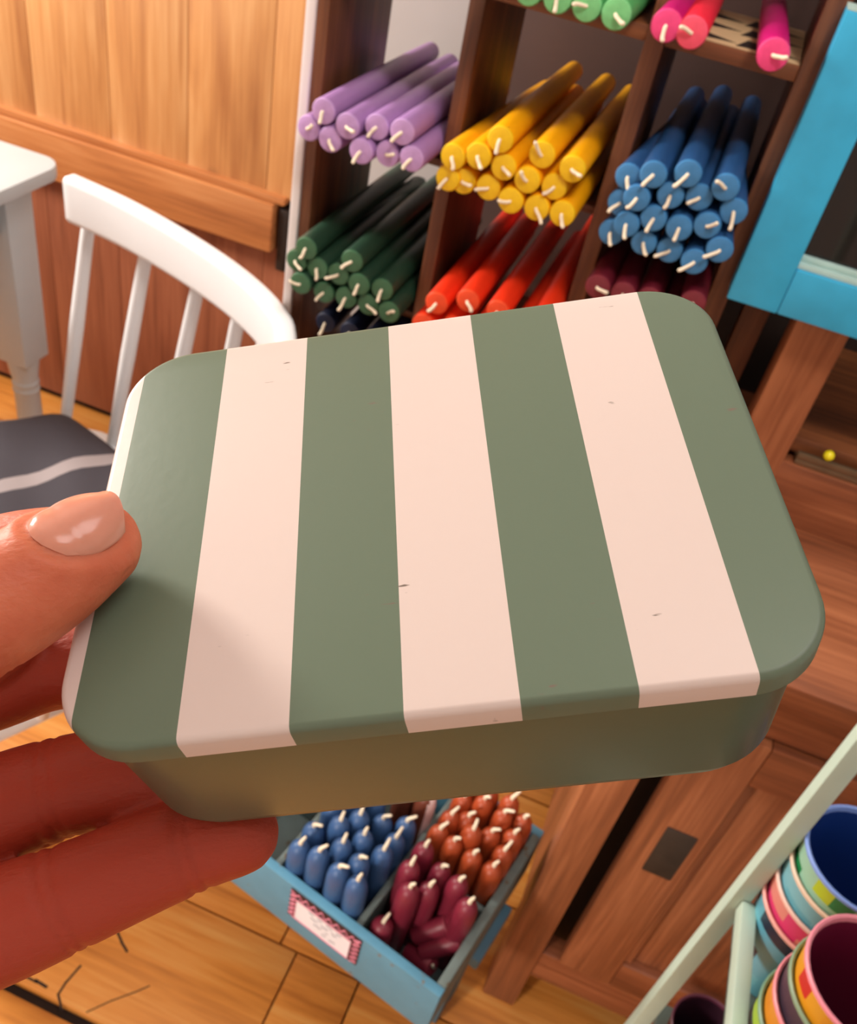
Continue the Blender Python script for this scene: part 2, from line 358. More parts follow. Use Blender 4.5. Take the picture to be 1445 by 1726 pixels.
bundle('lavender', [('top', [(543, 190), (585, 217), (632, 221), (678, 226)]), ('bottom', [(522, 216), (555, 234), (610, 249), (650, 259), (692, 266)])],
       'the lavender bundle', 'lavender candles in the rack', xr=(-0.40, -0.239), cell=CELLX[0], floor_z=H + BOARDS[2])
bundle('yellow', [('top', [(766, 274), (812, 264), (838, 240), (908, 270), (957, 292)]), ('middle', [(745, 293), (788, 305), (851, 286), (886, 305), (925, 317)]), ('bottom', [(823, 318), (862, 327), (902, 342), (943, 355)])],
       'the yellow bundle', 'yellow candles in the rack', xr=(-0.25, -0.0875), cell=CELLX[1], floor_z=H + BOARDS[2])
bundle('blue', [('top', [(1046, 308), (1091, 319), (1159, 300), (1219, 327)]), ('upper middle', [(1013, 336), (1055, 352), (1096, 364), (1129, 338), (1173, 346), (1227, 371)]),
       ('lower middle', [(1001, 374), (1041, 389), (1138, 380), (1182, 386)]), ('bottom', [(1082, 401), (1122, 418), (1167, 422), (1209, 415)])],
       'the blue bundle', 'blue candles in the rack', Y=0.79, r=0.0113, xr=(-0.082, 0.04), cell=CELLX[2], floor_z=H + BOARDS[2])
bundle('dark green', [('top', [(516, 424), (537, 455), (565, 459), (590, 446), (639, 490)]), ('middle', [(496, 441), (512, 475), (541, 491), (608, 480)]), ('bottom', [(583, 503), (622, 515), (650, 523)])],
       'the dark green bundle', 'dark green candles in the rack', xr=(-0.40, -0.239), cell=CELLX[0], floor_z=H + BOARDS[3])
bundle('red', [('top', [(735, 512), (788, 508), (838, 526), (915, 545)]), ('bottom', [(712, 548), (762, 552), (812, 560), (870, 572)])],
       'the red bundle', 'red candles in the rack', xr=(-0.24, -0.0875), cell=CELLX[1], floor_z=H + BOARDS[3])
bundle('mint green', [('front', [(851, -10), (891, 2), (936, 11), (979, 23), (1025, 29)])],
       'mint candles above the yellow bundle', 'mint green candles in the rack', Y=0.785, xr=(-0.225, -0.07), cell=CELLX[1], floor_z=H + BOARDS[1])
bundle('maroon', [('front', [(1012, 486), (1052, 497), (1094, 508), (1136, 518), (1180, 526)])],
       'shaded candles below the blue bundle', 'maroon candles in the rack', Y=0.80, xr=(-0.0715, 0.036), cell=CELLX[2], floor_z=H + BOARDS[3])
bundle('navy', [('front', [(548, 545), (590, 556), (632, 562), (676, 570)])],
       'shaded candles below the dark green bundle', 'navy candles in the rack', Y=0.83, xr=(-0.365, -0.239), cell=CELLX[0], floor_z=H + BOARDS[4], ceil_z=H + BOARDS[3] - 0.009)
def line_dir(p, q, Y):       # a level direction whose picture runs from p towards q
    a = at_y(p[0], p[1], Y); b = at_z(q[0], q[1], a.z); return a, (b - a)
for col, p, q, lab, wd in (('magenta', (1119, 56), (1162, 6), 'magenta candle lying left of the coral candle in the zigzag-lined pigeonhole', (-0.2, 0, -1)),
                           ('coral', (1161, 70), (1200, 0), 'coral red candle lying beside the left magenta candle', (-1, 0, 0.8)),
                           ('magenta', (1298, 107), (1301, 0), 'single magenta candle lying apart near the right upright of the rack', (1, 0, -0.1))):
    a, d = line_dir(p, q, 0.785); a.z = max(a.z, H + BOARDS[1] + 0.0128)
    lay_candle(col, a, (d.x, d.y, 0), lab, 'pink candles in the rack', 0.27, 0.0118, wd)
# printed zigzag paper under the pink candles
lp = root('paper_liner', (-0.018, 0.92, H + BOARDS[1]), 'black and cream zigzag paper lining under the pink candles', 'paper')
m = MB(); z = H + BOARDS[1]; x0, x1 = -0.070, 0.035
m.box((x0, 0.846, z), (x1, 0.998, z + 0.0006), 0)
for k in range(2):
    for j in range(3):
        xa = x0 + (x1 - x0) * k / 2; xb = x0 + (x1 - x0) * (k + 1) / 2; ya = 0.85 + 0.048 * j
        off = 0.5 if j % 2 else 0.0
        m.prism([(xa, ya + 0.002), (xb, ya + 0.012 + 0.012 * off), (xa + (xb - xa) * 0.15, ya + 0.036)], z + 0.0006, z + 0.0008, 1)
m.build('liner_sheet', [M['liner_c'], M['liner_k']], lp)

# ------------------------------------------------------------------ turquoise frame with dark glass
fr = root('turquoise_frame', (0.17, 0.825, H - 0.334), 'bright turquoise painted wooden frame around dark glass, right of the rack', 'frame')
fx0, fx1, fz0, fz1, fw = 0.050, 0.30, H - 0.333, H - 0.101, 0.045
for nm, lo, hi in (('stile', (fx0, 0.808, fz0), (fx0 + fw, 0.838, fz1)), ('stile', (fx1 - fw, 0.808, fz0), (fx1, 0.838, fz1)),
                   ('bottom_rail', (fx0 + fw, 0.8085, fz0), (fx1 - fw, 0.838, fz0 + 0.042)), ('top_rail', (fx0 + fw, 0.8085, fz1 - 0.042), (fx1 - fw, 0.838, fz1))):
    boxp(nm, M['turq'], lo, hi, fr, 0.002)
boxp('glass', M['glass_dark'], (fx0 + fw, 0.826, fz0 + 0.042), (fx1 - fw, 0.829, fz1 - 0.042), fr, 0)
boxp('inner_bead', M['turq_pale'], (fx0 + fw, 0.812, fz0 + 0.042), (fx1 - fw, 0.826, fz0 + 0.0465), fr, 0.001)
boxp('inner_bead', M['turq_pale'], (fx0 + fw, 0.820, fz0 + 0.0465), (fx1 - fw, 0.826, fz0 + 0.051), fr, 0.001)
boxp('pale_top', M['turq_pale'], (fx0, 0.809, fz1), (fx1, 0.837, fz1 + 0.0015), fr, 0)  # top face paler than the rest of the frame

# ------------------------------------------------------------------ dresser under and behind it
DR = root('dresser', (0.6, 0.85, 0), 'reddish brown wooden dresser with panelled door and worn countertop', 'dresser')
DX1 = 1.3
boxp('countertop', M['dress_h'], (0.085, 0.612, H - 0.585), (DX1, 1.155, H - 0.560), DR, 0.004)
boxp('upper_post', M['dress_v'], (0.118, 0.842, H - 0.560), (0.166, 0.885, H + 0.2), DR, 0.003)
boxp('upper_bay_shade', M['dark'], (0.056, 1.10, H - 0.560), (DX1, 1.115, H + 0.2), DR, 0)  # near-black sheet added to paint the shaded void behind the post
boxp('upper_back_post', M['rack_v'], (0.075, 0.90, H - 0.560), (0.100, 0.93, H + 0.2), DR, 0.002)
boxp('lower_shelf', M['rack_h'], (0.166, 0.86, H - 0.485), (DX1, 1.155, H - 0.468), DR, 0.002)
boxp('shelf_rail', M['dress_h'], (0.150, 0.843, H - 0.560), (DX1, 0.862, H - 0.490), DR, 0.003)
ch = MB().box((0.176, 0.846, H - 0.490), (0.42, 0.885, H - 0.484)).box((0.176, 0.846, H - 0.484), (0.42, 0.851, H - 0.476)).box((0.176, 0.876, H - 0.484), (0.42, 0.881, H - 0.470)).build('metal_channel', M['metal'], DR, 0.001)
b = MB().lathe([(0.0005, -0.0055), (0.003, -0.0046), (0.0048, -0.0024), (0.0054, 0), (0.0048, 0.0024), (0.003, 0.0046), (0.0005, 0.0055)], 20).xf(Matrix.Translation((0.203, 0.848, H - 0.470))).build('yellow_knob', M['bead'], DR, 0, True)
boxp('leg', M['dress_v'], (0.100, 0.63, 0.0), (0.147, 0.68, H - 0.585), DR, 0.003)
boxp('side_panel', M['dress_v'], (0.106, 0.68, H - 1.22), (0.122, 1.10, H - 0.585), DR, 0.002)
boxp('leg', M['dress_v'], (0.100, 1.10, 0.0), (0.147, 1.15, H - 0.585), DR, 0.003)
boxp('leg', M['dress_v'], (DX1 - 0.05, 0.63, 0.0), (DX1, 0.68, H - 0.585), DR, 0.003)
boxp('leg', M['dress_v'], (DX1 - 0.05, 1.10, 0.0), (DX1, 1.15, H - 0.585), DR, 0.003)
boxp('bottom_rail', M['dress_h'], (0.147, 0.634, H - 1.245), (DX1 - 0.05, 0.665, H - 1.178), DR, 0.003)
boxp('top_rail', M['dress_h'], (0.147, 0.638, H - 0.655), (DX1 - 0.05, 0.665, H - 0.585), DR, 0.003)
boxp('back_panel', M['dark'], (0.122, 0.70, H - 1.245), (DX1 - 0.05, 0.71, H - 0.60), DR, 0)
door = MB().box((0.170, 0.629, H - 1.176), (0.238, 0.652, H - 0.658)).build('door', M['dress_v'], DR, 0.003)
boxp('stile', M['dress_v'], (0.60, 0.629, H - 1.176), (0.668, 0.652, H - 0.658), door, 0.003)
boxp('rail', M['dress_h'], (0.238, 0.629, H - 1.176), (0.60, 0.652, H - 1.116), door, 0.003)
boxp('rail', M['dress_h'], (0.238, 0.629, H - 0.718), (0.60, 0.652, H - 0.658), door, 0.003)
boxp('panel', M['dress_v'], (0.238, 0.643, H - 1.116), (0.60, 0.650, H - 0.718), door, 0)
boxp('moulding', M['dress_v'], (0.238, 0.634, H - 1.116), (0.248, 0.643, H - 0.718), door, 0.003)
boxp('lock_plate', M['iron'], (0.1945, 0.6265, H - 0.909), (0.2275, 0.629, H - 0.823), door, 0.001)
d2 = MB().box((0.69, 0.629, H - 1.176), (1.24, 0.652, H - 0.658)).build('door', M['dress_v'], DR, 0.003)

# ------------------------------------------------------------------ candle crate on a low stool
CA = math.atan2(-0.062, 0.269)
CRM = frame2((-0.105, 0.60, 0.245), CA)      # local x along the front, y back
inv = CRM.inverted()
fR = inv @ at_z(742, 1682, H - 1.0); fL = fR + Vector((-0.345, 0, 0)); bR = fR + Vector((0, 0.245, 0))
cx0, cx1, cy0, cy1 = fL.x, fR.x, fR.y, bR.y; zr = H - 1.0 - 0.245; zb = 0.0
CT = root('candle_crate', CRM, 'worn blue wooden crate with compartments of upright candles and a handwritten card', 'crate')
t = 0.011
def cbox(n, lo, hi, mt, bev=0.0015, par=CT): return MB().box(lo, hi).build(n, mt, par, bev, local=True)
cbox('front_board', (cx0, cy0, zb), (cx1, cy0 + t, zr), M['crate'])
cbox('back_board', (cx0, cy1 - t, zb), (cx1, cy1, zr), M['crate'])
cbox('side_board', (cx0, cy0 + t, zb), (cx0 + t, cy1 - t, zr), M['crate'])
cbox('side_board', (cx1 - t, cy0 + t, zb), (cx1, cy1 - t, zr), M['crate_in'])
cbox('base_board', (cx0 + t, cy0 + t, zb), (cx1 - t, cy1 - t, zb + 0.008), M['crate_in'])
cw = (cx1 - cx0) / 3
for k in (1, 2): cbox('divider', (cx0 + cw * k - 0.004, cy0 + t, zb + 0.008), (cx0 + cw * k + 0.004, cy1 - t, zr - 0.004), M['crate_in'])
ym = cy0 + 0.118
for k in range(3): cbox('cross_divider', (cx0 + cw * k + (t if k == 0 else 0.004), ym, zb + 0.008), (cx0 + cw * (k + 1) - (t if k == 2 else 0.004), ym + 0.007, zr - 0.018), M['crate_in'])
ST = root('low_stool', frame2((-0.105, 0.62, 0.0), CA), 'low blue-grey stool under the candle crate', 'stool')
sx0, sx1 = cx0 + 0.09, cx1 + 0.015; sy0, sy1 = cy0 + 0.085, cy1 - 0.075
cbox('seat_board', (sx0, sy0, 0.222), (sx1, sy1, 0.2445), M['stool'], 0.003, ST)
for a in (sx0 + 0.02, sx1 - 0.045):
    for b_ in (sy0 + 0.012, sy1 - 0.037): cbox('leg', (a, b_, 0), (a + 0.025, b_ + 0.025, 0.222), M['stool'], 0.002, ST)
# card on the front board
cl, cr_ = (inv @ at_z(497, 1500, H - 1.02)).x, (inv @ at_z(606, 1605, H - 1.03)).x
cd = root('price_card', CRM @ Matrix.Translation(((cl + cr_) / 2, cy0, zr - 0.062)), 'small white handwritten card with pink zigzag border on the crate front', 'card')
hw = (cr_ - cl) / 2; ch_ = 0.058
def lb(n, lo, hi, mt, bev=0): return MB().box(lo, hi).build(n, mt, cd, bev, local=True)
lb('card_backing', (-hw, -0.0018, 0), (hw, -0.0002, ch_), M['card_brown'])
lb('card_face', (-hw + 0.010, -0.0028, 0.004), (hw - 0.012, -0.0018, ch_ - 0.013), M['paper'])
m = MB()
def zig(a, b_, n, amp, nrm):
    a, b_, nrm = Vector(a), Vector(b_), Vector(nrm)
    pts = [a + (b_ - a) * (i / n) + nrm * (amp if i % 2 else 0) for i in range(n + 1)]
    for p, q in zip(pts[:-1], pts[1:]): m.tube([p, q], 0.0009, 5, 0, False)
zig((-hw + 0.001, -0.0022, ch_ - 0.002), (hw - 0.001, -0.0022, ch_ - 0.002), 18, -0.009, (0, 0, 1))
zig((hw - 0.001, -0.0022, ch_ - 0.002), (hw - 0.001, -0.0022, 0.002), 11, -0.009, (1, 0, 0))
zig((-hw + 0.001, -0.0022, ch_ - 0.002), (-hw + 0.001, -0.0022, 0.002), 11, 0.008, (1, 0, 0))
m.tube([(-hw + 0.01, -0.003, 0.004), (-hw + 0.01, -0.003, ch_ - 0.013), (hw - 0.012, -0.003, ch_ - 0.013), (hw - 0.012, -0.003, 0.004), (-hw + 0.01, -0.003, 0.004)], 0.0008, 5, 0, False)
m.build('zigzag_border', M['pink'], cd, local=True)
m = MB(); rs = random.Random(11)
for k, (xa, xb) in enumerate(((-0.6, 0.55), (-0.5, 0.45), (-0.35, 0.3), (0.0, 0.5))):
    x = xa * (hw - 0.014); ze = ch_ - 0.019 - k * 0.0085
    while x < xb * (hw - 0.014):
        wl_ = rs.uniform(0.006, 0.013); pts = []
        for i in range(int(wl_ / 0.0014)): pts.append((x + i * 0.0014, -0.0031, ze + rs.uniform(-0.0014, 0.0017)))
        if len(pts) > 2: m.tube(pts, 0.0003, 4, 0, False)
        x += wl_ + 0.003
m.build('handwriting', M['ink'], cd, local=True)
# upright candles
SMESH = {}
def stand_mesh(col, length, r):
    k = (col, length, r)
    if k not in SMESH:
        pr = [(r * 0.9, 0), (r, 0.004), (r, length * 0.80), (r * 0.97, length * 0.87), (r * 0.84, length * 0.935), (r * 0.62, length * 0.975), (r * 0.3, length * 0.996), (0.001, length)]
        SMESH[k] = MB().lathe(pr, 16).mesh('candle', WAX[col], 0, True)
    return SMESH[k]
SW = []
for s in range(4):
    a = 0.002 + 0.0012 * s
    SW.append(MB().tube([(0, 0, -0.003), (0, 0, 0.003), (a * 0.4, 0, 0.006), (a * 1.6, 0.0006 * s, 0.009)], [0.0028, 0.0024, 0.0021, 0.0017], 7).mesh('wick', M['wick'], 0, True))
base_z = 0.245 + 0.008 + 0.0005
def stand(col, zx, zy, label, group, lean=0.05, r=0.0132, tip=None):
    tz = tip if tip else (H - 0.950 + random.uniform(-0.008, 0.006))
    p = at_z(380 + zx / 2.676, 1340 + zy / 2.676, tz); return (col, p, label, group, r)
def place_standing(items, xr, yr):
    for it in range(80):
        for a in range(len(items)):
            for b_ in range(a):
                d = items[a][1] - items[b_][1]; d.z = 0; l = d.length; mn = (items[a][4] + items[b_][4]) * 1.02
                if l < mn: d = d / max(l, 1e-5) * (mn - l) * 0.5; items[a][1].xy += d.xy; items[b_][1].xy -= d.xy
        for q in items:
            l = inv @ q[1]; l.x = min(max(l.x, xr[0] + q[4]), xr[1] - q[4]); l.y = min(max(l.y, yr[0] + q[4]), yr[1] - q[4])
            q[1].xy = (CRM @ l).xy
    for col, p, label, group, r in items:
        ln = round(p.z - base_z, 2)
        o = bpy.data.objects.new('upright_candle', stand_mesh(col, ln, r)); COL.objects.link(o)
        o.location = (p.x, p.y, base_z); tag(o, label, 'candle', group)
        o.rotation_euler = (random.uniform(-0.01, 0.01), random.uniform(-0.01, 0.01), 0)
        wk = bpy.data.objects.new('wick', random.choice(SW)); COL.objects.link(wk); wk.parent = o; wk.location = (0, 0, ln); wk.rotation_euler = (0, 0, random.uniform(-0.6, 1.4))
def crate_rows(col, rows, where, group, xr, yr, r=0.0132):
    items = []
    for nm, pts in rows:
        for i, p in enumerate(pts): items.append(list(stand(col, p[0], p[1], '%s candle, %s in the %s row of its crate compartment' % (col, rank(i, len(pts)), nm), group, r=r)))
    if col == 'wine': items.append(list(stand('wine', 712, 580, 'short wine red candle alone at the left front of its compartment', group, r=0.0132, tip=H - 1.0)))
    place_standing(items, xr, yr)
C1, C2 = cx0 + cw, cx0 + 2 * cw
crate_rows('steel blue', [('back', [(410, 160), (480, 150), (545, 145), (640, 135)]), ('second', [(355, 185), (490, 180), (585, 190), (690, 200), (760, 195)]), ('third', [(465, 255), (540, 250), (610, 262), (705, 250)]), ('fourth', [(495, 335), (555, 330), (662, 335)]), ('front', [(582, 400)])],
           'the blue group', 'steel blue candles in the crate', (C1 + 0.004, C2 - 0.004), (cy0 + t, ym + 0.02))
crate_rows('rust', [('back', [(1010, 70), (1075, 75), (1165, 65), (1245, 75)]), ('second', [(1000, 112), (1080, 140), (1160, 110), (1230, 100)]), ('third', [(935, 165), (1025, 212), (1112, 205), (1188, 185), (1268, 155), (1340, 155)]), ('front', [(1078, 275), (1182, 265), (1290, 240)])],
           'the rust group', 'rust candles in the crate', (C2 + 0.004, cx1 - t), (ym + 0.007, cy1 - t))
crate_rows('wine', [('back', [(845, 310), (895, 268), (935, 310)]), ('middle', [(850, 410), (928, 390), (1025, 375)]), ('front', [(1085, 455)])],
           'the wine red group', 'wine red candles in the crate', (C2 + 0.004, cx1 - t), (cy0 + t, ym))
crate_rows('white', [('front', [(838, 145)])], 'the pale group', 'pale candles in the crate', (C1 + 0.004, C2 - 0.004), (ym + 0.03, cy1 - t), 0.0135)
crate_rows('brown', [('front', [(765, 130), (730, 110)])], 'the brown group', 'brown candles in the crate', (C1 + 0.004, C2 - 0.004), (ym + 0.03, cy1 - t))
crate_rows('ochre', [('front', [(240, 190), (270, 165), (200, 175)])], 'the ochre group', 'ochre candles in the crate', (cx0 + t, C1 - 0.004), (ym + 0.007, cy1 - t))
def lying(a, b_, za, zb_, lab):
    p = at_z(380 + a[0] / 2.676, 1340 + a[1] / 2.676, za); q = at_z(380 + b_[0] / 2.676, 1340 + b_[1] / 2.676, zb_)
    lay_candle('wine', p, q - p, lab, 'fallen wine red candles in the crate', (q - p).length, 0.0115, (0.6, -0.3, 0.4), 3)
lying((1010, 580), (850, 640), H - 1.012, H - 1.045, 'wine red candle lying on its side, uppermost of the fallen ones')
lying((1064, 655), (880, 712), H - 1.020, H - 1.050, 'wine red candle lying on its side with wick by the crate corner side')
lying((935, 778), (820, 700), H - 1.052, H - 1.068, 'wine red candle lying nearest the front corner of the crate')
lying((1066, 537), (985, 610), H - 0.992, H - 1.030, 'wine red candle slumped against the right side board')

# ------------------------------------------------------------------ mint rack with nested cups
MR = root('mint_rack', (0.30, 0.27, 0.0), 'pale mint painted open shelf stand holding stacked cups', 'stand')
px0, py1, pt = 0.182, 0.405, 0.0125
ZS = H - 0.622
for nm, lo, hi in (('post', (px0, py1 - pt, 0), (px0 + pt, py1, H - 0.22)), ('post', (px0 + 0.36, py1 - pt, 0), (px0 + 0.36 + pt, py1, H - 0.22)),
                   ('post', (px0, 0.10, 0), (px0 + pt, 0.10 + pt, ZS + 0.08)), ('post', (px0 + 0.36, 0.10, 0), (px0 + 0.36 + pt, 0.10 + pt, ZS + 0.08)),
                   ('bearer', (px0 + pt, 0.1005, ZS - 0.026), (px0 + 0.36, 0.112, ZS - 0.0142)),
                   ('bearer', (px0 + pt, py1 - 0.012, H - 1.0875), (px0 + 0.36, py1 - 0.0005, H - 1.0752)),
                   ('side_rail', (0.1885, 0.10 + pt, ZS + 0.052), (0.1990, py1 - pt, ZS + 0.066)), ('side_rail', (px0 + 0.36, 0.10 + pt, ZS + 0.050), (px0 + 0.36 + pt, py1 - pt, ZS + 0.066))):
    boxp(nm, M['mint'], lo, hi, MR, 0.002)
boxp('shelf', M['mint_shaded'], (0.2095, 0.102, ZS - 0.014), (px0 + 0.36 + pt - 0.002, py1 + 0.035, ZS), MR, 0.002)
boxp('lower_shelf', M['mint_shaded'], (0.275, 0.15, H - 1.075), (px0 + 0.36, 0.575, H - 1.06), MR, 0.002)
def cup_mats(n, outc, inc, rim, patch):
    m, N, L, b = new_mat(n + '_print')
    tc = N.new('ShaderNodeTexCoord'); sp = N.new('ShaderNodeSeparateXYZ'); L.new(tc.outputs['Object'], sp.inputs[0])
    an = N.new('ShaderNodeMath'); an.operation = 'ARCTAN2'; L.new(sp.outputs['Y'], an.inputs[0]); L.new(sp.outputs['X'], an.inputs[1])
    a2 = N.new('ShaderNodeMath'); a2.operation = 'MULTIPLY'; a2.inputs[1].default_value = 9 / math.pi; L.new(an.outputs[0], a2.inputs[0])
    z2 = N.new('ShaderNodeMath'); z2.operation = 'MULTIPLY'; z2.inputs[1].default_value = 42.0; L.new(sp.outputs['Z'], z2.inputs[0])
    f1 = N.new('ShaderNodeMath'); f1.operation = 'FLOOR'; L.new(a2.outputs[0], f1.inputs[0]); f2 = N.new('ShaderNodeMath'); f2.operation = 'FLOOR'; L.new(z2.outputs[0], f2.inputs[0])
    cb = N.new('ShaderNodeCombineXYZ'); L.new(f1.outputs[0], cb.inputs[0]); L.new(f2.outputs[0], cb.inputs[1])
    wn = N.new('ShaderNodeTexWhiteNoise'); wn.noise_dimensions = '2D'; L.new(cb.outputs[0], wn.inputs['Vector'])
    rp = N.new('ShaderNodeValToRGB'); rp.color_ramp.interpolation = 'CONSTANT'; e = rp.color_ramp.elements
    e[0].position = 0; e[0].color = lin(outc); e[1].position = 0.72; e[1].color = lin(patch[0]); k = e.new(0.88); k.color = lin(patch[1])
    L.new(wn.outputs['Value'], rp.inputs['Fac']); L.new(rp.outputs['Color'], b.inputs['Base Color']); b.inputs['Roughness'].default_value = 0.35
    return [m, paint(n + '_inside', inc, 0.4, 0.03), paint(n + '_rim', rim, 0.4, 0.02)]
CPR = 0.0375
def cup(loc, name, outc, inc, rim, patch, label, group, rot=0.0):
    h, r0, r1 = 0.088, 0.026, CPR
    pr = [(r0 * 0.9, 0), (r0, 0.002), (r0 + (r1 - r0) * 0.5, h * 0.5), (r1 - 0.0006, h - 0.004), (r1 + 0.0004, h - 0.0028), (r1 + 0.0005, h - 0.0008), (r1 - 0.0004, h), (r1 - 0.0018, h - 0.0006), (r1 - 0.0026, h - 0.004), (r0 + (r1 - r0) * 0.5 - 0.0022, h * 0.5), (r0 - 0.0022, 0.005), (0.001, 0.0045)]
    o = MB().lathe(pr, 40, [0, 0, 0, 2, 2, 2, 2, 2, 1, 1, 1]).build('cup', cup_mats(name, outc, inc, rim, patch), None, 0, True)
    o.location = loc; o.rotation_euler = (0, 0, rot); return tag(o, label, 'cup', group)
def stack(px, py, ztop, specs, group):
    n = len(specs); c = at_z(px, py, ztop) if py else px; dz = 0.0214
    for i, s in enumerate(specs):       # first is the top cup
        z = ztop - 0.088 - i * dz
        cup((c.x, c.y, max(z, ZS + 0.0005)), *s, group, rot=0.7 * i + (px if py else 1.0))
z4 = ZS + 0.0005 + 0.088
stack(1464, 1449, z4 + 3 * 0.0214, [
 ('blue_cup', (160, 214, 190), (18, 50, 120), (120, 150, 216), ((30, 140, 80), (190, 220, 40)), 'cup with deep blue inside and green checks, on top of the far stack'),
 ('sky_cup', (128, 198, 216), (24, 60, 60), (222, 196, 176), ((110, 186, 206), (80, 150, 170)), 'sky blue cup with cream rim, second from top of the far stack'),
 ('pink_cup', (232, 70, 130), (60, 40, 44), (230, 190, 178), ((236, 150, 140), (222, 160, 190)), 'hot pink patterned cup, third from top of the far stack'),
 ('aqua_cup', (98, 178, 204), (90, 30, 40), (226, 166, 158), ((26, 34, 66), (110, 190, 210)), 'aqua cup with navy patch, lowest of the far stack')], 'cups in the far stack')
stack(1476, 1655, z4 + 3 * 0.0214, [
 ('maroon_cup', (244, 170, 40), (104, 20, 52), (232, 142, 158), ((246, 178, 50), (220, 50, 50)), 'orange cup with maroon inside and pink rim, top of the near stack'),
 ('grey_cup', (74, 62, 78), (40, 60, 40), (128, 156, 128), ((66, 54, 70), (84, 70, 86)), 'charcoal cup with green rim, second from top of the near stack'),
 ('amber_cup', (240, 160, 50), (40, 24, 30), (232, 140, 150), ((236, 150, 40), (246, 176, 70)), 'amber cup with pink rim, third from top of the near stack'),
 ('lime_cup', (60, 70, 66), (40, 60, 50), (110, 150, 124), ((170, 210, 50), (50, 60, 58)), 'dark cup with green rim and lime patches, bottom of near stack')], 'cups in the near stack')
nc = at_z(1476, 1655, z4 + 3 * 0.0214)
stack_at = Vector((nc.x - 0.012, nc.y - 0.0755, 0))
stack(stack_at, None, z4, [
 ('cream_cup', (210, 186, 160), (206, 180, 156), (226, 202, 178), ((200, 170, 150), (214, 190, 170)), 'cream cup at the frame bottom nearest the camera'),], 'cups in the near corner')
lc = at_z(1192, 1738, H - 1.06 + 0.0885)
cup((lc.x, lc.y, H - 1.0595), 'plum_cup', (70, 28, 46), (44, 18, 32), (96, 44, 64), ((60, 24, 40), (84, 34, 54)), 'dark plum cup standing alone on the lower shelf of the mint stand', 'cups on the lower shelf')

# ------------------------------------------------------------------ white armchair with striped cushion
CB, CF = Vector((0.88, -0.47, 0)).normalized(), Vector((-0.47, -0.88, 0)).normalized()
CH0 = Vector((-0.718, 0.697, 0))
def cw_(b_, f_, z): return CH0 + CB * b_ + CF * f_ + Vector((0, 0, z))
AC = root('white_armchair', CH0, 'white painted spindle armchair with curved rail, beside the pine panelling', 'chair')
zt = H - 0.50
rail2 = [at_z(126, 292, zt), at_z(215, 332, zt), at_z(300, 378, zt), at_z(380, 428, zt), at_z(440, 474, zt), at_z(480, 517, zt), at_z(500, 562, zt)]
rail2 += [cw_(0.40, -0.17, zt), cw_(0.455, -0.06, zt), cw_(0.478, 0.06, zt), cw_(0.47, 0.15, zt), cw_(0.42, 0.235, zt), cw_(0.32, 0.29, zt), cw_(0.15, 0.30, zt), cw_(-0.02, 0.285, zt), cw_(-0.16, 0.26, zt)]
def smooth_path(P, n=5):
    out = []
    for i in range(len(P) - 1):
        a, b_, c, d = P[max(i - 1, 0)], P[i], P[i + 1], P[min(i + 2, len(P) - 1)]
        for k in range(n):
            u = k / n; out.append(0.5 * ((2 * b_) + (c - a) * u + (2 * a - 5 * b_ + 4 * c - d) * u * u + (3 * b_ - a - 3 * c + d) * u ** 3))
    return out + [P[-1]]
rp_ = smooth_path(rail2)
m = MB(); th, hh = 0.011, 0.060; n = len(rp_); vs = []
prof = [(-th, 0), (-th * 0.6, -hh), (th * 0.6, -hh), (th * 0.98, -hh * 0.9), (th, -0.004), (th * 0.6, 0.001), (-th * 0.6, 0.001)]
for i in range(n):
    tg = (rp_[min(i + 1, n - 1)] - rp_[max(i - 1, 0)]).normalized(); nr = Vector((tg.y, -tg.x, 0))
    for a, b_ in prof: vs.append(rp_[i] + nr * (a + th) * 1.0 + Vector((0, 0, b_)))
k = len(prof)
m.add(vs, [(i * k + j, i * k + (j + 1) % k, (i + 1) * k + (j + 1) % k, (i + 1) * k + j) for i in range(n - 1) for j in range(k)] + [list(range(k))[::-1], list(range((n - 1) * k, n * k))])
m.build('arm_rail', M['white_gloss'], AC, 0.003)
seat_z = 0.425
sp_top = [(152, 352), (250, 405), (338, 462), (405, 520), (446, 566)]
for i in range(16):
    if i < 5:
        tp = at_z(sp_top[i][0], sp_top[i][1], zt - 0.050)
        bt = [(112, 700), (192, 735), (276, 752), (352, 790), (415, 830)][i]; bp_ = at_z(bt[0], bt[1], 0.44)
    else:
        ki = int(36 + (n - 38) * (i - 5) / 10.0); q = rp_[ki]; tg = (rp_[min(ki + 1, n - 1)] - rp_[ki - 1]).normalized(); tp = q + Vector((tg.y, -tg.x, 0)) * th + Vector((0, 0, -0.050)); c = CH0 + CB * 0.04; d = Vector((tp.x - c.x, tp.y - c.y, 0))
        bp_ = c + d * min(0.80, 0.26 / d.length) ; bp_.z = 0.44
    dirv = (bp_ - tp); bp2 = tp + dirv * ((tp.z - seat_z + 0.01) / (tp.z - bp_.z))
    m = MB().tube([tp, tp.lerp(bp2, 0.5), bp2], [0.0085, 0.0105, 0.0085], 12).build('spindle', M['white_gloss'], AC, 0, True)
poly = [cw_(0.25 * 1.0 * math.copysign(abs(math.cos(a)) ** 0.5, math.cos(a)) + 0.03, 0.27 * math.copysign(abs(math.sin(a)) ** 0.5, math.sin(a)), 0) for a in [2 * math.pi * i / 40 for i in range(40)]]
MB().prism([(p.x, p.y) for p in poly], seat_z - 0.03, seat_z).build('seat', M['white_gloss'], AC, 0.006)
